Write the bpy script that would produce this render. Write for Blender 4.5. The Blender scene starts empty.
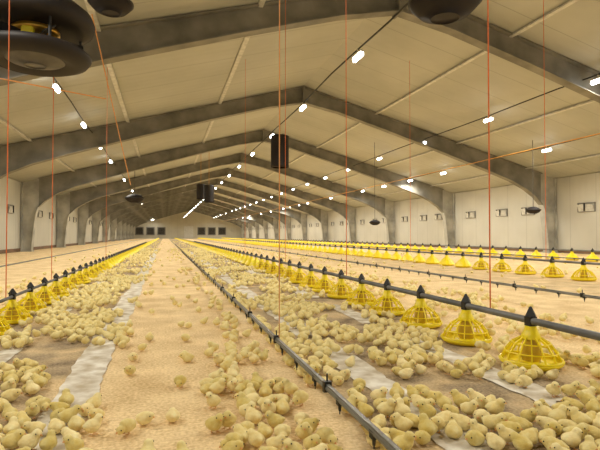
import bpy, bmesh, math, random
from mathutils import Vector, Matrix, noise
random.seed(7)
scene=bpy.context.scene
COL=scene.collection
try:
    scene.view_settings.view_transform='Standard'
    scene.view_settings.look='None'
except Exception: pass

# ------------------------------------------------ constants
F=490.0; H=0.62
TH=math.atan(135/F); CC=math.cos(TH); SS=math.sin(TH)
XL,XR,XM=-5.2,13.2,4.0
Y0,Y1=-6.0,88.0
ZR,SL=5.12,0.272
FR0,FRS=7.95,6.25
def zroof(x): return ZR-SL*abs(x-XM)
def proj(x,y,z=0):
    d=x*SS+y*CC
    if d<=0.05: return None
    return (165+F*x/(CC*d), 235-F*(z-H)/d, d)

# ------------------------------------------------ materials
def newmat(name):
    m=bpy.data.materials.new(name); m.use_nodes=True
    nt=m.node_tree; b=nt.nodes['Principled BSDF']
    return m,nt,b
def N(nt,t,**k):
    n=nt.nodes.new(t)
    for a,v in k.items(): setattr(n,a,v)
    return n
def simple(name,col,rough=0.6,metal=0.0,var=0.15,scale=8,bump=0.0,bscale=60,emit=None,es=0,dark=None):
    m,nt,b=newmat(name); L=nt.links
    tc=N(nt,'ShaderNodeTexCoord'); no=N(nt,'ShaderNodeTexNoise'); no.inputs['Scale'].default_value=scale; no.inputs['Detail'].default_value=6
    L.new(tc.outputs['Object'],no.inputs['Vector'])
    r=N(nt,'ShaderNodeValToRGB')
    r.color_ramp.elements[0].position=.35; r.color_ramp.elements[1].position=.65
    r.color_ramp.elements[0].color=(*(dark if dark else [c*(1-var) for c in col]),1)
    r.color_ramp.elements[1].color=(*[min(1,c*(1+var)) for c in col],1)
    L.new(no.outputs['Fac'],r.inputs['Fac']); L.new(r.outputs['Color'],b.inputs['Base Color'])
    b.inputs['Roughness'].default_value=rough; b.inputs['Metallic'].default_value=metal
    if bump>0:
        n2=N(nt,'ShaderNodeTexNoise'); n2.inputs['Scale'].default_value=bscale; L.new(tc.outputs['Object'],n2.inputs['Vector'])
        bp=N(nt,'ShaderNodeBump'); bp.inputs['Strength'].default_value=bump; bp.inputs['Distance'].default_value=.01
        L.new(n2.outputs['Fac'],bp.inputs['Height']); L.new(bp.outputs['Normal'],b.inputs['Normal'])
    if emit:
        b.inputs['Emission Color'].default_value=(*emit,1); b.inputs['Emission Strength'].default_value=es
    return m
M={}
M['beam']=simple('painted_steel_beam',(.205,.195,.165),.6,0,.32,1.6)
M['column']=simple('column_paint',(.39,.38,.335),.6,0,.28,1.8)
M['yellow']=simple('yellow_plastic',(1.0,.80,.015),.35,0,.04,6)
M['yellow2']=simple('amber_plastic',(.60,.40,.03),.4,0,.1,6)
M['brass']=simple('brass_housing',(.70,.44,.08),.32,.8,.2,6)
M['black']=simple('black_plastic',(.012,.012,.012),.5,0,.2,6)
M['pipe']=simple('grey_galvanised_pipe',(.18,.18,.18),.4,.3,.2,5)
M['pvc']=simple('grey_pvc',(.17,.17,.16),.4,.2,.2,5)
M['steel']=simple('dull_steel',(.13,.125,.12),.5,.4,.2,4)
M['cord']=simple('red_cord',(.70,.16,.04),.7,0,.1,30)
M['ocord']=simple('orange_cord',(.72,.34,.12),.7,0,.1,30)
M['cable']=simple('black_cable',(.02,.02,.018),.6)
M['gas']=simple('orange_pipe_paint',(.58,.28,.05),.5)
M['maroon']=simple('near_black_paint',(.010,.006,.006),.65,.0,.2,4)
M['maroon2']=simple('maroon_black_paint',(.007,.0025,.003),.7,.0,.2,4)
M['paper']=simple('soiled_chick_paper',(.76,.73,.66),.85,0,.12,11,.5,14,dark=(.50,.42,.30))
M['white']=simple('white_plastic',(.60,.59,.54),.5)
M['greyframe']=simple('grey_inlet_frame',(.20,.19,.17),.5)
M['beak']=simple('beak_horn',(.75,.38,.14),.5)
M['eye']=simple('eye_black',(.01,.01,.01),.15)
M['leg']=simple('leg_skin',(.70,.38,.14),.6)
M['lamp']=simple('lamp_glow',(1,1,1),.4,0,0,1,emit=(.98,1.0,.97),es=16)
M['dark']=simple('dark_opening',(.05,.045,.038),.6)
M['brown']=simple('brown_kickboard',(.17,.10,.06),.6,0,.2,2)

def chickmat():
    m,nt,b=newmat('chick_down'); L=nt.links
    tc=N(nt,'ShaderNodeTexCoord'); oi=N(nt,'ShaderNodeObjectInfo')
    no=N(nt,'ShaderNodeTexNoise'); no.inputs['Scale'].default_value=28; no.inputs['Detail'].default_value=6
    L.new(tc.outputs['Object'],no.inputs['Vector'])
    r=N(nt,'ShaderNodeValToRGB'); e=r.color_ramp.elements
    e[0].position=.3; e[0].color=(.86,.66,.20,1); e[1].position=.68; e[1].color=(1.0,.88,.44,1)
    L.new(no.outputs['Fac'],r.inputs['Fac'])
    mr=N(nt,'ShaderNodeMapRange'); mr.inputs[3].default_value=.82; mr.inputs[4].default_value=1.1
    L.new(oi.outputs['Random'],mr.inputs[0])
    hs=N(nt,'ShaderNodeHueSaturation'); L.new(r.outputs['Color'],hs.inputs['Color']); L.new(mr.outputs[0],hs.inputs['Value'])
    mr2=N(nt,'ShaderNodeMapRange'); mr2.inputs[3].default_value=1.1; mr2.inputs[4].default_value=.8
    L.new(oi.outputs['Random'],mr2.inputs[0]); L.new(mr2.outputs[0],hs.inputs['Saturation'])
    L.new(hs.outputs['Color'],b.inputs['Base Color'])
    b.inputs['Roughness'].default_value=.95
    try: b.inputs['Sheen Weight'].default_value=.4; b.inputs['Sheen Tint'].default_value=(1,.9,.6,1)
    except Exception: pass
    n2=N(nt,'ShaderNodeTexNoise'); n2.inputs['Scale'].default_value=240; n2.inputs['Detail'].default_value=4; L.new(tc.outputs['Object'],n2.inputs['Vector'])
    bp=N(nt,'ShaderNodeBump'); bp.inputs['Strength'].default_value=.6; bp.inputs['Distance'].default_value=.004
    L.new(n2.outputs['Fac'],bp.inputs['Height']); L.new(bp.outputs['Normal'],b.inputs['Normal'])
    return m
M['chick']=chickmat()

def math_(nt,op,a,b=None,c=None):
    n=N(nt,'ShaderNodeMath',operation=op)
    for i,v in enumerate((a,b,c)):
        if v is None: continue
        if hasattr(v,'links') or hasattr(v,'is_linked'): nt.links.new(v,n.inputs[i])
        else: n.inputs[i].default_value=v
    return n.outputs[0]
def floormat():
    m,nt,b=newmat('litter_floor'); L=nt.links
    tc=N(nt,'ShaderNodeTexCoord'); sp=N(nt,'ShaderNodeSeparateXYZ'); L.new(tc.outputs['Object'],sp.inputs[0])
    X=sp.outputs['X']; Y=sp.outputs['Y']
    def noise_(scale,det=5,st=None):
        n=N(nt,'ShaderNodeTexNoise'); n.inputs['Scale'].default_value=scale; n.inputs['Detail'].default_value=det
        L.new(tc.outputs['Object'],n.inputs['Vector'])
        return n.outputs['Fac']
    wob=math_(nt,'MULTIPLY_ADD',noise_(2.5,4),.5,-.25)
    Xw=math_(nt,'ADD',X,wob)
    def band(c,w,soft):
        d=math_(nt,'ABSOLUTE',math_(nt,'SUBTRACT',Xw,c))
        mr=N(nt,'ShaderNodeMapRange'); L.new(d,mr.inputs[0])
        mr.inputs[1].default_value=w; mr.inputs[2].default_value=w+soft; mr.inputs[3].default_value=1; mr.inputs[4].default_value=0
        return mr.outputs[0]
    bd=math_(nt,'MAXIMUM',band(-.78,.36,.12),band(1.16,.38,.30))
    bd=math_(nt,'MAXIMUM',bd,math_(nt,'MULTIPLY',band(4.6,.5,.5),.35))
    bd=math_(nt,'MAXIMUM',bd,math_(nt,'MULTIPLY',band(8.8,.6,.6),.3))
    patch=N(nt,'ShaderNodeMapRange'); L.new(noise_(3.2,8),patch.inputs[0])
    patch.inputs[1].default_value=.38; patch.inputs[2].default_value=.58
    dm=math_(nt,'MULTIPLY',bd,math_(nt,'MULTIPLY_ADD',patch.outputs[0],.66,.28))
    dm=math_(nt,'MINIMUM',dm,.92)
    r=N(nt,'ShaderNodeValToRGB'); e=r.color_ramp.elements
    e[0].position=.34; e[0].color=(.56,.37,.16,1); e[1].position=.60; e[1].color=(.94,.73,.42,1)
    mix1=math_(nt,'ADD',math_(nt,'MULTIPLY',noise_(80,6),.55),math_(nt,'MULTIPLY',noise_(4,8),.45))
    L.new(mix1,r.inputs['Fac'])
    r2=N(nt,'ShaderNodeValToRGB'); e=r2.color_ramp.elements
    e[0].position=.38; e[0].color=(.12,.083,.048,1); e[1].position=.66; e[1].color=(.52,.40,.25,1)
    mix2=math_(nt,'ADD',math_(nt,'MULTIPLY',noise_(90,3),.45),math_(nt,'MULTIPLY',noise_(9,7),.55))
    L.new(mix2,r2.inputs['Fac'])
    mx=N(nt,'ShaderNodeMixRGB'); L.new(dm,mx.inputs[0]); L.new(r.outputs[0],mx.inputs[1]); L.new(r2.outputs[0],mx.inputs[2])
    L.new(mx.outputs[0],b.inputs['Base Color']); b.inputs['Roughness'].default_value=.95
    bp=N(nt,'ShaderNodeBump'); bp.inputs['Strength'].default_value=.8; bp.inputs['Distance'].default_value=.012
    L.new(mix1,bp.inputs['Height']); L.new(bp.outputs['Normal'],b.inputs['Normal'])
    return m
M['floor']=floormat()
def panelmat(name,c1,c2,axis,pitch,depth=.3):
    m,nt,b=newmat(name); L=nt.links
    tc=N(nt,'ShaderNodeTexCoord'); sp=N(nt,'ShaderNodeSeparateXYZ'); L.new(tc.outputs['Object'],sp.inputs[0])
    no=N(nt,'ShaderNodeTexNoise'); no.inputs['Scale'].default_value=.6; no.inputs['Detail'].default_value=6; L.new(tc.outputs['Object'],no.inputs['Vector'])
    r=N(nt,'ShaderNodeValToRGB'); r.color_ramp.elements[0].position=.3; r.color_ramp.elements[1].position=.7
    r.color_ramp.elements[0].color=(*c1,1); r.color_ramp.elements[1].color=(*c2,1); L.new(no.outputs['Fac'],r.inputs[0])
    fr=math_(nt,'FRACT',math_(nt,'DIVIDE',sp.outputs[axis],pitch))
    seam=math_(nt,'LESS_THAN',fr,.02)
    mx=N(nt,'ShaderNodeMixRGB'); mx.inputs[2].default_value=(*[c*.65 for c in c1],1)
    L.new(math_(nt,'MULTIPLY',seam,.6),mx.inputs[0]); L.new(r.outputs[0],mx.inputs[1]); L.new(mx.outputs[0],b.inputs['Base Color'])
    b.inputs['Roughness'].default_value=.6
    w=math_(nt,'SINE',math_(nt,'MULTIPLY',sp.outputs[axis],2*math.pi/pitch*4))
    bp=N(nt,'ShaderNodeBump'); bp.inputs['Strength'].default_value=depth; bp.inputs['Distance'].default_value=.02
    L.new(w,bp.inputs['Height']); L.new(bp.outputs['Normal'],b.inputs['Normal'])
    return m
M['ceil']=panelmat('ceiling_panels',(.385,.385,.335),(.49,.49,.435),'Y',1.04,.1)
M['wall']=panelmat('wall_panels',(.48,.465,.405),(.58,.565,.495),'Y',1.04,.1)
M['ewall']=panelmat('end_wall_panels',(.50,.47,.38),(.60,.57,.46),'X',1.04,.1)

# ------------------------------------------------ helpers
def meshobj(name,bm,mat,smooth=False,parent=None,loc=None,link=True):
    me=bpy.data.meshes.new(name); bm.normal_update(); bm.to_mesh(me); bm.free()
    for m in (mat if isinstance(mat,(list,tuple)) else [mat]): me.materials.append(m)
    if smooth: me.polygons.foreach_set('use_smooth',[True]*len(me.polygons))
    o=bpy.data.objects.new(name,me)
    if link: COL.objects.link(o)
    if parent: o.parent=parent
    if loc: o.location=loc
    return o
def empty(name,loc=(0,0,0)):
    o=bpy.data.objects.new(name,None); o.empty_display_size=.1; o.location=loc; COL.objects.link(o); return o
def tag(o,label,cat,group=None,kind=None):
    o['label']=label; o['category']=cat
    if group: o['group']=group
    if kind: o['kind']=kind
def box(bm,c,s,rot=None):
    mt=Matrix.Translation(c)
    if rot is not None: mt=mt@rot
    mt=mt@Matrix.Diagonal((s[0],s[1],s[2],1))
    return bmesh.ops.create_cube(bm,size=1,matrix=mt)['verts']
def tube(bm,pts,r,seg=8,cap=True):
    rings=[]; n=len(pts); rr=r if isinstance(r,(list,tuple)) else [r]*n
    up=None
    for i,p in enumerate(pts):
        p=Vector(p)
        a=Vector(pts[max(i-1,0)]); b=Vector(pts[min(i+1,n-1)])
        t=(b-a).normalized()
        if up is None: up=Vector((0,0,1)) if abs(t.z)<.9 else Vector((1,0,0))
        s=t.cross(up).normalized(); u=s.cross(t).normalized(); up=u
        rings.append([bm.verts.new(p+rr[i]*(math.cos(2*math.pi*k/seg)*s+math.sin(2*math.pi*k/seg)*u)) for k in range(seg)])
    for i in range(n-1):
        for k in range(seg):
            bm.faces.new((rings[i][k],rings[i][(k+1)%seg],rings[i+1][(k+1)%seg],rings[i+1][k]))
    if cap:
        bm.faces.new(rings[0][::-1]); bm.faces.new(rings[-1])
def lathe(bm,prof,seg=32,c=(0,0,0)):
    rings=[]
    for r,z in prof:
        if r<1e-5: rings.append([bm.verts.new((c[0],c[1],c[2]+z))])
        else: rings.append([bm.verts.new((c[0]+r*math.cos(2*math.pi*k/seg),c[1]+r*math.sin(2*math.pi*k/seg),c[2]+z)) for k in range(seg)])
    for a,b in zip(rings,rings[1:]):
        for k in range(seg):
            k2=(k+1)%seg
            if len(a)==1 and len(b)==1: continue
            if len(a)==1: bm.faces.new((a[0],b[k],b[k2]))
            elif len(b)==1: bm.faces.new((a[k],a[k2],b[0]))
            else: bm.faces.new((a[k],a[k2],b[k2],b[k]))
def copytree(o,kids,loc,rz=0,scale=None,gr=None):
    c=o.copy(); COL.objects.link(c); c.location=loc; c.rotation_euler=(0,0,rz)
    if scale: c.scale=scale if isinstance(scale,tuple) else (scale,)*3
    for k in kids:
        kc=k.copy(); COL.objects.link(kc); kc.parent=c
    return c

# ------------------------------------------------ shell
def struct(o,label):
    o['kind']='structure'; o['label']=label; o['category']=o.name.split('_')[0]
bm=bmesh.new(); box(bm,((XL+XR)/2,(Y0+Y1)/2,-.05),(XR-XL+.4,Y1-Y0,.1))
o=meshobj('floor',bm,M['floor']); struct(o,'wood shaving litter floor with soiled strips')
bm=bmesh.new()
for s in (-1,1):
    xe=XL-.1 if s<0 else XR+.1
    ze=zroof(xe)
    v=[bm.verts.new(p) for p in ((XM,Y0,ZR),(xe,Y0,ze),(xe,Y1,ze),(XM,Y1,ZR),(XM,Y0,ZR+.12),(xe,Y0,ze+.12),(xe,Y1,ze+.12),(XM,Y1,ZR+.12))]
    for f in ((0,1,2,3),(4,7,6,5),(0,4,5,1),(2,6,7,3),(1,5,6,2)): bm.faces.new([v[i] for i in f])
o=meshobj('ceiling',bm,M['ceil']); struct(o,'beige insulated panel pitched ceiling')
for nm,x in (('wall_left',XL-.05),('wall_right',XR+.05)):
    bm=bmesh.new(); hh=zroof(x)-.012; box(bm,(x,(Y0+Y1)/2,hh/2),(.1,Y1-Y0,hh)); o=meshobj(nm,bm,M['wall']); struct(o,'pale insulated panel side wall')
    bm=bmesh.new(); sx=1 if x<0 else -1
    box(bm,(x+sx*.065,(Y0+Y1)/2,.07),(.03,Y1-Y0-.2,.12)); o=meshobj('baseboard_'+nm[5:],bm,M['brown']); struct(o,'brown kick board along wall foot')
for nm,y in (('wall_end',Y1-.05),):
    bm=bmesh.new()
    pts=[(XL,0),(XR,0),(XR,zroof(XR)-.01),(XM,ZR-.01),(XL,zroof(XL)-.01)]
    a=[bm.verts.new((p[0],y,p[1])) for p in pts]; b=[bm.verts.new((p[0],y+.1,p[1])) for p in pts]
    bm.faces.new(a); bm.faces.new(b[::-1])
    for i in range(5): bm.faces.new((a[i],b[i],b[(i+1)%5],a[(i+1)%5]))
    o=meshobj(nm,bm,M['ewall']); struct(o,'far gable end wall of pale panels')
for i,x in enumerate((-4.2,-2.4,-.6,6.2,8.0,9.8)):
    e=empty('exhaust_fan',(x,Y1-.12,1.3)); tag(e,'square exhaust fan with dark shutter in gable wall','fan','exhaust fans in the gable wall')
    bm=bmesh.new()
    for s in (-1,1):
        box(bm,(s*.62,0,0),(.16,.1,1.40)); box(bm,(0,0,s*.62),(1.10,.1,.16))
    meshobj('frame',bm,M['greyframe'],parent=e)
    bm=bmesh.new()
    for k in range(7): box(bm,(0,.0,-.48+k*.16),(1.09,.03,.15),Matrix.Rotation(.35,4,'X'))
    meshobj('shutter',bm,M['dark'],parent=e)
bm=bmesh.new(); box(bm,(XM,Y1-.085,1.1),(1.6,.05,2.1)); box(bm,(XM,Y1-.12,1.1),(.04,.04,2.0))
o=meshobj('door_1',bm,M['white']); struct(o,'pale double door in gable wall')
k=1
for x in (-3.4,-1.0,1.5,6.4,9.3,12.0):
    bm=bmesh.new(); box(bm,(x,(Y0+Y1)/2,zroof(x)-.03),(.09,Y1-Y0,.035)); o=meshobj('trim_%d'%k,bm,M['white']); struct(o,'pale ceiling batten running the hall length'); k+=1

# ------------------------------------------------ portal frames
def ibeam(bm,top,bot,fw=.22,wt=.03,ft=.025):
    n=len(top)
    def strip(pts,w,t,sign):
        P=[]
        for (x,z) in pts:
            P.append([bm.verts.new((x,-w/2,z)),bm.verts.new((x,w/2,z)),bm.verts.new((x,w/2,z+sign*t)),bm.verts.new((x,-w/2,z+sign*t))])
        for a,b in zip(P,P[1:]):
            for i in range(4): bm.faces.new((a[i],a[(i+1)%4],b[(i+1)%4],b[i]))
        bm.faces.new(P[0]); bm.faces.new(P[-1][::-1])
    strip(top,fw,ft,-1); strip(bot,fw,ft,1)
    A=[[bm.verts.new((top[i][0],y,top[i][1])) for i in range(n)] for y in (-wt/2,wt/2)]
    B=[[bm.verts.new((bot[i][0],y,bot[i][1])) for i in range(n)] for y in (-wt/2,wt/2)]
    for i in range(n-1):
        for q in (0,1): bm.faces.new((A[q][i],A[q][i+1],B[q][i+1],B[q][i]))
def rafter_bm(s):
    bm=bmesh.new(); W=9.2
    top=[];bot=[]
    for t,dep in ((0,.50),(.06,.46),(.12,.42),(.3,.44),(.5,.50),(.7,.58),(.8,.64),(.86,.74),(.905,.90),(.935,1.10)):
        x=XM+s*W*t
        top.append((x,zroof(x)-.015)); bot.append((x,zroof(x)-.015-dep))
    ibeam(bm,top,bot); bmesh.ops.recalc_face_normals(bm,faces=bm.faces); return bm
def col_bm(s):
    bm=bmesh.new(); xo=XM+s*9.17
    zt=zroof(xo)-.03
    xk=XM+s*9.2*.935; zk=zroof(xk)-1.115; wk=abs(xo-xk)
    prof=[(0,.36),(.8,.42),(zk-.25,.50),(zk,wk)]
    for y in (-.015,.015):
        a=[bm.verts.new((xo,y,z)) for z,_ in prof]; b=[bm.verts.new((xo-s*w,y,z)) for z,w in prof]
        for i in range(len(prof)-1): bm.faces.new((a[i],a[i+1],b[i+1],b[i]))
    def fl(pts,t):
        P=[[bm.verts.new((x,-.13,z)),bm.verts.new((x,.13,z)),bm.verts.new((x+t,.13,z)),bm.verts.new((x+t,-.13,z))] for x,z in pts]
        for a,b in zip(P,P[1:]):
            for i in range(4): bm.faces.new((a[i],a[(i+1)%4],b[(i+1)%4],b[i]))
        bm.faces.new(P[0]); bm.faces.new(P[-1])
    fl([(xo,z) for z,_ in prof]+[(xo,zt)],-s*.03)
    fl([(xo-s*w,z) for z,w in prof],s*.03)
    for y in (-.015,.015):
        q=[bm.verts.new(p) for p in ((xo,y,zk),(xk,y,zk),(xk,y,zroof(xk)-.03),(xo,y,zt))]
        bm.faces.new(q)
    box(bm,(xo-s*.18,0,.02),(.42,.34,.04))
    bmesh.ops.recalc_face_normals(bm,faces=bm.faces); return bm
fe=empty('portal_frame',(0,FR0,0)); tag(fe,'grey painted steel portal frame with tapered haunches','steel frame','portal frames along the hall')
parts=[]
for s in (-1,1):
    parts.append(meshobj('rafter',rafter_bm(s),M['beam'],parent=fe))
    parts.append(meshobj('column',col_bm(s),M['column'],parent=fe))
bm=bmesh.new(); box(bm,(XM,0,ZR-.29),(.05,.3,.54)); parts.append(meshobj('splice_plate',bm,M['beam'],parent=fe))
nf=int((Y1-1-FR0)/FRS)
for i in range(-1,nf+1):
    if i!=0: copytree(fe,parts,(0,FR0+i*FRS,0))

# ------------------------------------------------ wall inlets
e=empty('air_inlet',(XR,0,1.52)); tag(e,'white wall air inlet with grey frame and open flap','air inlet','wall air inlets')
bm=bmesh.new()
for s in (-1,1):
    box(bm,(-.02,s*.33,0),(.04,.02,.30)); box(bm,(-.02,0,s*.14),(.04,.66,.02))
k1=meshobj('frame',bm,M['greyframe'],parent=e)
bm=bmesh.new(); box(bm,(-.05,0,-.02),(.02,.60,.22),Matrix.Rotation(-.22,4,'Y')); k2=meshobj('flap',bm,M['white'],parent=e)
bm=bmesh.new(); box(bm,(-.11,0,.0),(.03,.04,.24)); k3=meshobj('pull_bracket',bm,M['black'],parent=e)
first=True
for i in range(0,nf):
    for a in (1.3,2.8,4.9):
        y=FR0+i*FRS+a
        if first: e.location=(XR,y,1.52); first=False
        else: copytree(e,[k1,k2,k3],(XR,y,1.52))
        if i>0:
            c=copytree(e,[k1,k2,k3],(XL,y,1.52),math.pi)

# ------------------------------------------------ lamps
e=empty('ceiling_lamp',(0,0,0)); tag(e,'short glowing white tube lamp hung on a black cable','lamp','lamps in rows under the roof')
bm=bmesh.new(); tube(bm,[(0,-.16,0),(0,-.145,0),(0,.145,0),(0,.16,0)],[.02,.04,.04,.02],12); bmesh.ops.recalc_face_normals(bm,faces=bm.faces)
l1=meshobj('lamp_tube',bm,M['lamp'],True,parent=e)
bm=bmesh.new(); box(bm,(0,0,.05),(.07,.34,.025)); box(bm,(0,.0,.09),(.03,.03,.07)); l2=meshobj('housing',bm,M['white'],parent=e)
rows=[(3.0,3.50,7.35,3.30),(8.1,3.61,7.58,3.36),(10.7,3.08,11.8,2.75),(-1.9,3.26,9.65,3.05)]
lamps=[]
for (x,z,ys,sp) in rows:
    y=ys
    while y-sp>-1.5: y-=sp
    while y<Y1-2:
        lamps.append((x,y,z,ys)); y+=sp
L=bpy.data.lights.new('lamp_light','SPOT'); L.energy=158; L.spot_size=math.radians(174); L.spot_blend=.6; L.shadow_soft_size=.10; L.color=(1,.945,.82)
for i,(x,y,z,ys) in enumerate(lamps):
    if i==0: e.location=(x,y,z)
    else: copytree(e,[l1,l2],(x,y,z))
    lo=bpy.data.objects.new('lamp_light',L); lo.location=(x,y,z-.08); COL.objects.link(lo)
for x,z,_,_ in rows:
    bm=bmesh.new(); pts=[]
    y=Y0+.2
    while y<Y1-.3:
        pts.append((x+.015*math.sin(y*1.3),y,z+.12+.015*math.sin(y*.9))) ; y+=1.2
    tube(bm,pts,.014,6); o=meshobj('power_cable',bm,M['cable']); tag(o,'black power cable carrying a row of lamps','cable')
bm=bmesh.new(); tube(bm,[(9.2,Y0+.2,2.85),(9.2,Y1-.3,2.85)],.012,8); o=meshobj('gas_pipe',bm,M['gas']); tag(o,'thin orange gas pipe running under the roof','pipe')

# ------------------------------------------------ feeders
def feeder_parts(parent,seg=32,ribs=14):
    out=[]
    bm=bmesh.new()
    lathe(bm,[(0,.006),(.105,.004),(.128,.006),(.142,.016),(.151,.027),(.155,.027),(.147,.012),(.130,.0),(.0,.0)],seg)
    lathe(bm,[(.0,.030),(.03,.026),(.070,.014),(.09,.007)],seg)
    bmesh.ops.recalc_face_normals(bm,faces=bm.faces)
    out.append(meshobj('pan',bm,M['yellow'],True,parent=parent))
    bm=bmesh.new()
    for k in range(ribs):
        a=2*math.pi*k/ribs; R=Matrix.Rotation(a,4,'Z')
        out_=[(.147,.026),(.128,.066),(.094,.108),(.040,.140)]
        in_=[(.138,.026),(.120,.060),(.088,.099),(.040,.128)]
        F1=[]
        for y in (-.0028,.0028):
            F1.append(([bm.verts.new(R@Vector((r,y,z))) for r,z in out_],[bm.verts.new(R@Vector((r,y,z))) for r,z in in_]))
        for i in range(3):
            for q in (0,1): bm.faces.new((F1[q][0][i],F1[q][0][i+1],F1[q][1][i+1],F1[q][1][i]))
            bm.faces.new((F1[0][0][i],F1[1][0][i],F1[1][0][i+1],F1[0][0][i+1]))
            bm.faces.new((F1[0][1][i],F1[1][1][i],F1[1][1][i+1],F1[0][1][i+1]))
    for R_,z,t in ((.148,.031,.005),(.126,.067,.0035),(.092,.107,.0035)):
        pts=[(R_*math.cos(2*math.pi*k/seg),R_*math.sin(2*math.pi*k/seg),z) for k in range(seg)]
        tube(bm,pts+[pts[0]],t,5,False)
    lathe(bm,[(.050,.126),(.044,.144),(.032,.165),(.026,.185),(.0,.187)],seg)
    out.append(meshobj('grill',bm,M['yellow'],False,parent=parent))
    bm=bmesh.new()
    lathe(bm,[(.040,.018),(.050,.040),(.040,.100),(.030,.150)],seg)
    out.append(meshobj('feed_cone',bm,M['yellow2'],True,parent=parent))
    bm=bmesh.new()
    v=box(bm,(0,0,.207),(.044,.040,.044)); 
    lathe(bm,[(.036,.230),(.030,.240),(.008,.274),(.0,.277)],4)
    bmesh.ops.recalc_face_normals(bm,faces=bm.faces)
    out.append(meshobj('saddle_cap',bm,M['black'],parent=parent))
    return out
def feeder_simple_geo(bm,x,y,seg=10):
    c=(x,y,0)
    lathe(bm,[(.125,.0),(.154,.028),(.128,.066),(.094,.108),(.048,.140),(.032,.165),(.024,.188)],seg,c)
fe1=empty('pan_feeder',(0,0,.004)); tag(fe1,'yellow plastic pan feeder with ribbed grill and black cap','feeder','pan feeders')
fp=feeder_parts(fe1)
bm=bmesh.new(); feeder_simple_geo(bm,0,0,14); box(bm,(0,0,.21),(.045,.045,.045)); lathe(bm,[(.036,.233),(0,.272)],4)
for f in bm.faces:
    if f.calc_center_median().z>.186: f.material_index=1
fsm=bpy.data.meshes.new('pan_feeder_small'); bm.to_mesh(fsm); bm.free(); fsm.materials.append(M['yellow']); fsm.materials.append(M['black'])
flines=[(-1.04,1.98,.48,30,(.84,.84,.86),.011),(1.68,1.965,.52,30,(.93,.93,1.0),.017),(5.5,4.3,.56,36,(1.05,1.05,1.12),.016),(9.6,8.6,.60,38,(1.05,1.05,1.15),.016)]
fpos=[];used=False
for x,y,sp,ymax,fs,pr_ in flines:
    while y<ymax:
        pr=proj(x,y); fpos.append((x,y))
        dd=pr[2]
        if dd<9:
            if x>5 and not used: fe1.location=(x,y,.004); fe1.scale=fs; used=True
            else: copytree(fe1,fp,(x,y,.004),0,fs)
        else:
            o=bpy.data.objects.new('pan_feeder',fsm); o.location=(x,y,.004); o.scale=fs; COL.objects.link(o)
            tag(o,'yellow plastic pan feeder with black cap on grey pipe','feeder','pan feeders')
        y+=sp
    bm=bmesh.new()
    while y<Y1-2: feeder_simple_geo(bm,x,y,8); y+=sp
    o=meshobj('pan_feeder_row',bm,M['yellow']); tag(o,'distant yellow pan feeders along a feed pipe','feeder','pan feeders','stuff')
    bm=bmesh.new(); tube(bm,[(x,Y0+.5,.211*fs[2]+.002),(x,Y1-1.5,.211*fs[2]+.002)],pr_,12)
    o=meshobj('feed_pipe',bm,M['pipe'],True); tag(o,'grey galvanised auger pipe carrying pan feeders','pipe')

# ------------------------------------------------ drinker lines
def nip(bm):
    box(bm,(0,0,-.006),(.018,.022,.020))
    tube(bm,[(0,0,-.014),(0,0,-.034)],[.006,.004],8)
    tube(bm,[(0,0,-.034),(0,0,-.044)],[.002,.002],6)
bm=bmesh.new(); nip(bm); nm=bpy.data.meshes.new('nipple'); bm.to_mesh(nm); bm.free(); nm.materials.append(M['black'])
bm=bmesh.new(); box(bm,(0,0,.004),(.026,.018,.034)); 
tube(bm,[(-.0,0,.02),(.0,0,.045)],.003,6)
hm=bpy.data.meshes.new('hanger_clip'); bm.to_mesh(hm); bm.free(); hm.materials.append(M['black'])
for x,z in ((.51,.125),(3.05,.16),(7.4,.18),(11.5,.18),(-2.3,.16)):
    e=empty('drinker_line',(x,0,z)); tag(e,'grey nipple drinker pipe with black clips above litter','drinker line','nipple drinker lines')
    bm=bmesh.new(); tube(bm,[(0,Y0+1.5,0),(0,Y1-1.5,0)],.0095,10); box(bm,(0,(Y0+Y1)/2,.009),(.012,Y1-Y0-3,.008))
    meshobj('pipe',bm,M['pvc'],parent=e)
    y=.9 if x<1 else 1.5; n=0
    while n<(60 if abs(x-.51)<.01 else 25):
        o=bpy.data.objects.new('nipple',nm); o.parent=e; o.location=(0,y,0); COL.objects.link(o); y+=.25; n+=1
    y=.77
    while y<26 and x in (.51,3.05):
        o=bpy.data.objects.new('hanger_clip',hm); o.parent=e; o.location=(0,y,0); COL.objects.link(o); y+=.75

# ------------------------------------------------ cords
def cord(p,q,r=.005,mat='cord',lab='thin red suspension cord from roof to feed pipe'):
    bm=bmesh.new(); tube(bm,[p,q],r,6); o=meshobj('suspension_cord',bm,M[mat]); tag(o,lab,'cord','suspension cords')
for x,ys,r in ((1.68,(2.265,4.42,6.9,10.6),.0036),(-1.04,(3.75,5.14,9.6),.0034),(5.5,(6.1,10.3),.0042)):
    for y in ys: cord((x,y,.193 if x<0 else .228 if x<5 else .25),(x,y,zroof(x)-.015),r)
cord((.51,2.21,.15),(.51,2.21,zroof(.51)-.015),.0026,'ocord','pale orange suspension cord from roof to drinker line')
cord((-1.0,7.3,zroof(-1)-.06),(-.62,9.6,1.55),.008,'ocord','slanting orange cord tied to the roof')
cord((-1.9,6.0,2.35),(-.8,7.2,2.5),.008,'ocord','orange line strung across below roof')
cord((XR-.6,10.4,1.0),(XR-.6,10.4,zroof(XR-.6)-.015),.008,'ocord','orange cord hanging near wall')

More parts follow.
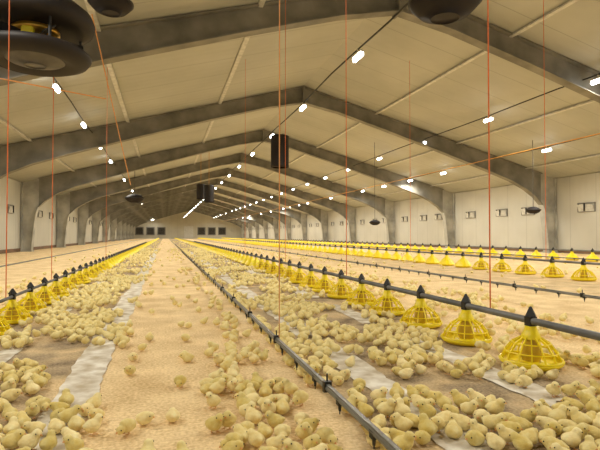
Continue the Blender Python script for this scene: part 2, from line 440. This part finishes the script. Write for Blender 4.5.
# ------------------------------------------------ hanging circulation fans / heaters
def big_fan(loc,sc,label):
    e=empty('hanging_fan',loc); e.scale=(sc,)*3; tag(e,label,'fan','hanging circulation fans')
    bm=bmesh.new(); lathe(bm,[(0,.66),(.30,.64),(.44,.58),(.54,.50),(.57,.42),(.55,.35),(.46,.32),(.0,.34)],40); meshobj('motor_hood',bm,M['maroon'],True,parent=e)
    bm=bmesh.new(); lathe(bm,[(.20,.34),(.23,.31),(.23,.28),(.18,.26),(.15,.25),(.14,.22),(.14,.19),(.19,.17),(.20,.13),(.18,.10)],36); meshobj('brass_housing',bm,M['brass'],True,parent=e)
    for k in range(5):
        a=k*2*math.pi/5+.2; R=Matrix.Rotation(a,4,'Z')
        bm=bmesh.new(); box(bm,R@Vector((.30,0,.215)),(.30,.12,.012),R@Matrix.Rotation(.6,4,'X')); meshobj('fan_blade',bm,M['black'],parent=e)
    bm=bmesh.new(); box(bm,(-.02,-.22,.21),(.11,.08,.11)); bmesh.ops.bevel(bm,geom=bm.edges[:],offset=.012,segments=2,affect='EDGES'); meshobj('junction_box',bm,M['yellow'],parent=e)
    bm=bmesh.new(); lathe(bm,[(0,-.06),(.10,-.055),(.26,-.01),(.34,.04),(.20,.10),(0,.11)],40); meshobj('deflector_cone',bm,M['steel'],True,parent=e)
    bm=bmesh.new(); lathe(bm,[(.28,.0),(.40,-.04),(.50,.0),(.535,.045),(.535,.08),(.50,.11),(.42,.12),(.28,.08),(.28,.0)],40); meshobj('rim',bm,M['maroon'],True,parent=e)
    for k in range(4):
        bm=bmesh.new(); a=k*math.pi/2+.5; tube(bm,[(.45*math.cos(a),.45*math.sin(a),.10),(.45*math.cos(a),.45*math.sin(a),.34)],.014,6)
        meshobj('strut',bm,M['black'],parent=e)
    top=(zroof(loc[0])-loc[2]-.03)/sc
    bm=bmesh.new(); tube(bm,[(0,0,.64),(0,0,top)],.012,6); meshobj('hanger_rod',bm,M['steel'],parent=e)
big_fan((-1.12,4.80,2.17),.86,'large black hanging circulation fan with brass housing')
def dish(loc,sc,label):
    e=empty('hanging_heater',loc); e.scale=(sc,)*3; tag(e,label,'heater','hanging dish heaters')
    bm=bmesh.new(); lathe(bm,[(0,-.04),(.2,-.02),(.36,.05),(.46,.15),(.5,.22),(.48,.26),(.36,.36),(.16,.44),(0,.46)],36); meshobj('dish',bm,M['maroon2'],True,parent=e)
    bm=bmesh.new(); lathe(bm,[(.47,.215),(.52,.215),(.52,.25),(.47,.25)],36); meshobj('rim',bm,M['black'],True,parent=e)
    top=(zroof(loc[0])-loc[2]-.03)/sc
    bm=bmesh.new(); tube(bm,[(0,0,.44),(0,0,top)],.02,6); meshobj('hanger_rod',bm,M['steel'],parent=e)
dish((2.47,3.95,2.62),.64,'maroon-black dish heater hanging from roof')
dish((-.66,6.4,3.36),.52,'small near-black dish heater hanging from roof')
dish((10.3,11.9,1.25),.42,'small dark dish heater hanging low near wall')
dish((7.6,17,1.0),.42,'small dark dish heater hanging low near wall')
dish((-1.2,21,1.95),.75,'small dark dish heater hanging low')
def drum(loc,sc):
    e=empty('hanging_drum_fan',loc); e.scale=(sc,)*3; tag(e,'black cylindrical fan drum hanging on a rod','fan','black drum fans')
    bm=bmesh.new(); lathe(bm,[(.20,.0),(.25,.0),(.255,.05),(.25,.08),(.25,.8),(.255,.83),(.25,.88),(.20,.9),(.05,.93),(0,.93)],28); meshobj('drum',bm,M['maroon'],True,parent=e)
    bm=bmesh.new()
    for k in range(4): box(bm,(0,0,.06),(.40,.03,.02),Matrix.Rotation(k*math.pi/4,4,'Z'))
    meshobj('grille',bm,M['dark'],parent=e)
    bm=bmesh.new(); tube(bm,[(0,0,.9),(0,0,(zroof(loc[0])-loc[2]-.03)/sc)],.014,6); meshobj('hanger_rod',bm,M['gas'],parent=e)
drum((3.08,13.3,2.50),1.0); drum((1.77,20.8,1.98),.82); drum((1.62,23.5,2.3),.8)

# ------------------------------------------------ paper
def paper(xa,xb,ya,yb,seed,z=.002):
    bm=bmesh.new(); nx=8; ny=int((yb-ya)/.04); g=[]
    for j in range(ny+1):
        y=ya+(yb-ya)*j/ny
        la=.018*noise.noise((seed,y*1.5,0))+.014*noise.noise((seed,y*9,1))+.010*noise.noise((seed,y*25,1)); lb=.018*noise.noise((seed+9,y*1.5,0))+.014*noise.noise((seed,y*9,5))+.010*noise.noise((seed,y*25,7))
        row=[]
        for i in range(nx+1):
            t=i/nx; x=xa+la+(xb+lb-xa-la)*t
            yy=y+(.12*noise.noise((x*18,seed,3)) if j in(0,ny) else 0)
            row.append(bm.verts.new((x,yy,z+.004*(.5+.5*noise.noise((x*9,yy*6,seed))))))
        g.append(row)
    for j in range(ny):
        for i in range(nx): bm.faces.new((g[j][i],g[j][i+1],g[j+1][i+1],g[j+1][i]))
    o=meshobj('paper_strip',bm,M['paper'],True); tag(o,'soiled white chick paper strip lying on litter','paper','chick paper strips')
yy=.6
for i in range(9):
    Ln=random.uniform(2.0,3.6); paper(-.41,-.25+random.uniform(-.01,.01),yy,yy+Ln,i*3.1+.5); yy+=Ln+random.uniform(.01,.03)
yy=.9
for i in range(11):
    Ln=random.uniform(.8,2.0); paper(.78,.93+random.uniform(0,.02),yy,yy+Ln,i*3.7+40); yy+=Ln+random.uniform(.08,.3)
yy=1.5
for i in range(8):
    Ln=random.uniform(.5,1.2); paper(1.34,1.47+random.uniform(0,.02),yy,yy+Ln,i*2.7+90); yy+=Ln+random.uniform(.3,.7)
yy=2.2
for i in range(3):
    Ln=random.uniform(.7,1.2); paper(-.88,-.74,yy,yy+Ln,i*2.7+190); yy+=Ln+random.uniform(.9,1.4)

# ------------------------------------------------ chicks
def vl(a): return math.sqrt(a[0]*a[0]+a[1]*a[1]+a[2]*a[2])
def chick_geo(sub,head,zb,seed):
    ell=[((0,0,zb),(.034,.030,.0275)),((.014,head[1]*.4,zb+.010),(.022,.021,.021)),((-.030,0,zb+.006),(.012,.011,.009)),
         ((-.004,.024,zb+.001),(.022,.009,.015)),((-.004,-.024,zb+.001),(.022,.009,.015)),(head,(.0182,.0175,.0175))]
    def sdf(p):
        d=None
        for c,r in ell:
            q=((p[0]-c[0])/r[0],(p[1]-c[1])/r[1],(p[2]-c[2])/r[2])
            e=(vl(q)-1)*min(r)
            if d is None: d=e
            else:
                k=.006; h=max(k-abs(d-e),0)/k; d=min(d,e)-h*h*k*.25
        return d
    bm=bmesh.new(); bmesh.ops.create_icosphere(bm,subdivisions=sub,radius=1)
    c0=Vector(((head[0]*.35),head[1]*.35,zb+(head[2]-zb)*.35))
    for v in bm.verts:
        dr=v.co.normalized(); t=.10
        while t>.004 and sdf(c0+dr*t)>0: t-=.004
        lo,hi=t,t+.004
        for _ in range(6):
            m=(lo+hi)/2
            if sdf(c0+dr*m)>0: hi=m
            else: lo=m
        fl=1+.045*noise.noise((dr*6+Vector((seed,0,0))))+.03*noise.noise((dr*17+Vector((seed,5,0))))
        if sub>3: fl+=.06*noise.noise((dr*34+Vector((seed,9,0))))
        p=c0+dr*lo*fl
        if p.z<.0015: p.z=.0015
        v.co=p
    return bm
variants=[((.027,0,.057),.030,1),((.024,.013,.058),.030,1),((.033,-.006,.041),.026,0),((.042,.004,.024),.029,1),((.020,-.014,.060),.030,1),((.027,.010,.047),.026,0),((.034,.010,.052),.030,1),((.029,.0,.035),.025,0)]
cm=[];cl=[];cpos=[]
for i,(hd,zb,st) in enumerate(variants):
    zo=.006 if st else 0
    hd2=(hd[0],hd[1],hd[2]+zo)
    bm=chick_geo(4,hd2,zb+zo,i*3.3)
    me=bpy.data.meshes.new('chick'); bm.to_mesh(me); bm.free(); me.materials.append(M['chick']); me.polygons.foreach_set('use_smooth',[True]*len(me.polygons)); cm.append(me)
    bm=chick_geo(2,hd2,zb+zo,i*3.3); bm.verts.ensure_lookup_table()
    cl.append(([v.co.copy() for v in bm.verts],[[q.index for q in f.verts] for f in bm.faces])); bm.free()
    cpos.append((hd2,zb+zo,st))
bm=bmesh.new(); tube(bm,[(0,0,0),(.005,0,-.0005),(.010,0,-.002)],[.0042,.003,.0006],8); bkm=bpy.data.meshes.new('beak'); bm.to_mesh(bkm); bm.free(); bkm.materials.append(M['beak'])
bm=bmesh.new(); bmesh.ops.create_icosphere(bm,subdivisions=2,radius=.0027); eym=bpy.data.meshes.new('eye'); bm.to_mesh(eym); bm.free(); eym.materials.append(M['eye'])
bm=bmesh.new(); tube(bm,[(0,0,.018),(0,0,.003)],[.003,.0018],6)
for a in (-.5,0,.5): tube(bm,[(0,0,.003),(.016*math.cos(a),.016*math.sin(a),.0015)],[.0018,.0009],5)
tube(bm,[(0,0,.003),(-.008,0,.0015)],[.0016,.0008],5)
lgm=bpy.data.meshes.new('leg'); bm.to_mesh(lgm); bm.free(); lgm.materials.append(M['leg'])

def cl01(v): return max(0,min(1,v))
def clump(x,y,bias): return cl01((noise.noise((x*2.8,y*2.0,4.2))+.5*noise.noise((x*7,y*6,8.2))+bias+.05)*3.2)
def dens(x,y):
    if -1.35<x<-.42: return clump(x,y,.16)
    if -.42<=x<-.20: return .22*clump(x,y,.05)
    if -.20<=x<.18: return .012
    if .18<=x<.48:
        t=(x-.18)/.3
        return (.9*t*clump(x,y,.22) if y<2.1 else .22*t*clump(x,y,.03))+.012
    if .48<=x<.57: return 0
    if .57<=x<.75: return .8*clump(x,y,.12)
    if .75<=x<.98: return .6*clump(x,y,.04 if y>1.7 else .25)
    if .98<=x<1.3: return clump(x,y,.10 if y>2 else .4)
    if 1.3<=x<1.6: return .6*clump(x,y,.02 if y>2 else .3)
    if x<-1.3: return .05*clump(x,y,-.1)+.008
    if x<2.6: return .22*clump(x,y,-.08)+.012
    b=.02+.22*clump(x,y,-.15)
    for lx in (5.5,9.6):
        if abs(x-lx)<.8: b+=.22*clump(x,y,.1)
    return b
grid={}
R=.047
def ok(x,y):
    gx,gy=int(x//R),int(y//R)
    for a in (-1,0,1):
        for b in (-1,0,1):
            for (px,py) in grid.get((gx+a,gy+b),()):
                if (px-x)**2+(py-y)**2<R*R: return False
    for fl_ in flines:
        if abs(x-fl_[0])<.25:
            for (px,py) in fpos:
                if abs(py-y)<.22 and (px-x)**2+(py-y)**2<.185**2: return False
    return True
pts=[]
def scatter(xa,xb,ya,yb,tries,factor=1):
    for _ in range(tries):
        x=random.uniform(xa,xb); y=random.uniform(ya,yb)
        pr=proj(x,y)
        if not pr or pr[0]<-90 or pr[0]>690 or pr[1]>500 or pr[2]<.9: continue
        if random.random()<dens(x,y)*factor and ok(x,y):
            grid.setdefault((int(x//R),int(y//R)),[]).append((x,y)); pts.append((x,y,pr[2]))
scatter(-1.6,3,.7,2.6,20000)
scatter(-1.6,3,2.6,5,13000)
scatter(-1.8,3,5,9,13000,.9)
scatter(-2,4,9,22,11000,.8)
scatter(-3,12.5,3,22,7000,.8)
scatter(-3.5,12.5,22,50,6000,.9)
pts.sort(key=lambda p:p[2])
vis=[p for p in pts if (lambda q:-25<q[0]<625 and q[1]<470)(proj(p[0],p[1]))]
near=set((p[0],p[1]) for p in vis[:300])
SV=[];SF=[]
cnt=0
CS=.75
for (x,y,d) in pts:
    vi=random.choice([0,0,1,2,2,3,4,5,5,6,7,7]); rz=random.uniform(0,2*math.pi); sc=CS*random.uniform(.9,1.1)
    if (x,y) in near:
        o=bpy.data.objects.new('chick',cm[vi]); o.location=(x,y,.005); o.rotation_euler=(0,0,rz); o.scale=(sc,)*3; COL.objects.link(o)
        st=cpos[vi][2]
        tag(o,('pale yellow fluffy chick standing on the litter' if st else 'pale yellow fluffy chick resting on the litter') if vi!=3 else 'pale yellow fluffy chick pecking at the litter','chick','chicks on the litter')
        if d<3.3:
            hd=cpos[vi][0]
            k=bpy.data.objects.new('beak',bkm); k.parent=o; k.location=(hd[0]+.0160,hd[1],hd[2]-.003); k.rotation_euler=(0,.5 if vi==3 else 0,0); COL.objects.link(k)
            for s in (-1,1):
                k=bpy.data.objects.new('eye',eym); k.parent=o; k.location=(hd[0]+.009,hd[1]+s*.0148,hd[2]+.004); COL.objects.link(k)
                if st:
                    k=bpy.data.objects.new('leg',lgm); k.parent=o; k.location=(.003,s*.012,0); COL.objects.link(k)
        cnt+=1
    else:
        if d>12: sc*=1.1
        vs,fs=cl[vi]; b=len(SV); c_,s_=math.cos(rz)*sc,math.sin(rz)*sc
        for v in vs: SV.append((x+v.x*c_-v.y*s_,y+v.x*s_+v.y*c_,.005+v.z*sc))
        for f in fs: SF.append([q+b for q in f])
me=bpy.data.meshes.new('chick_flock'); me.from_pydata(SV,[],SF); me.materials.append(M['chick']); me.polygons.foreach_set('use_smooth',[True]*len(me.polygons))
o=bpy.data.objects.new('chick_flock',me); COL.objects.link(o); tag(o,'hundreds of distant pale yellow chicks spread over litter','chick','chicks on the litter','stuff')
print('CHICKS',len(pts),cnt,len(vis), vis[299][2] if len(vis)>299 else None)

# ------------------------------------------------ world + camera
w=bpy.data.worlds.new('world'); scene.world=w; w.use_nodes=True
w.node_tree.nodes['Background'].inputs[0].default_value=(1,.94,.82,1); w.node_tree.nodes['Background'].inputs[1].default_value=.5
cam=bpy.data.cameras.new('camera'); cam.sensor_width=36; cam.lens=36*F/600; cam.clip_end=300; cam.clip_start=.02
co=bpy.data.objects.new('camera',cam); COL.objects.link(co); co.location=(0,0,H)
pitch=math.atan(10/F)
co.rotation_euler=(math.pi/2+pitch,0,-TH)
scene.camera=co
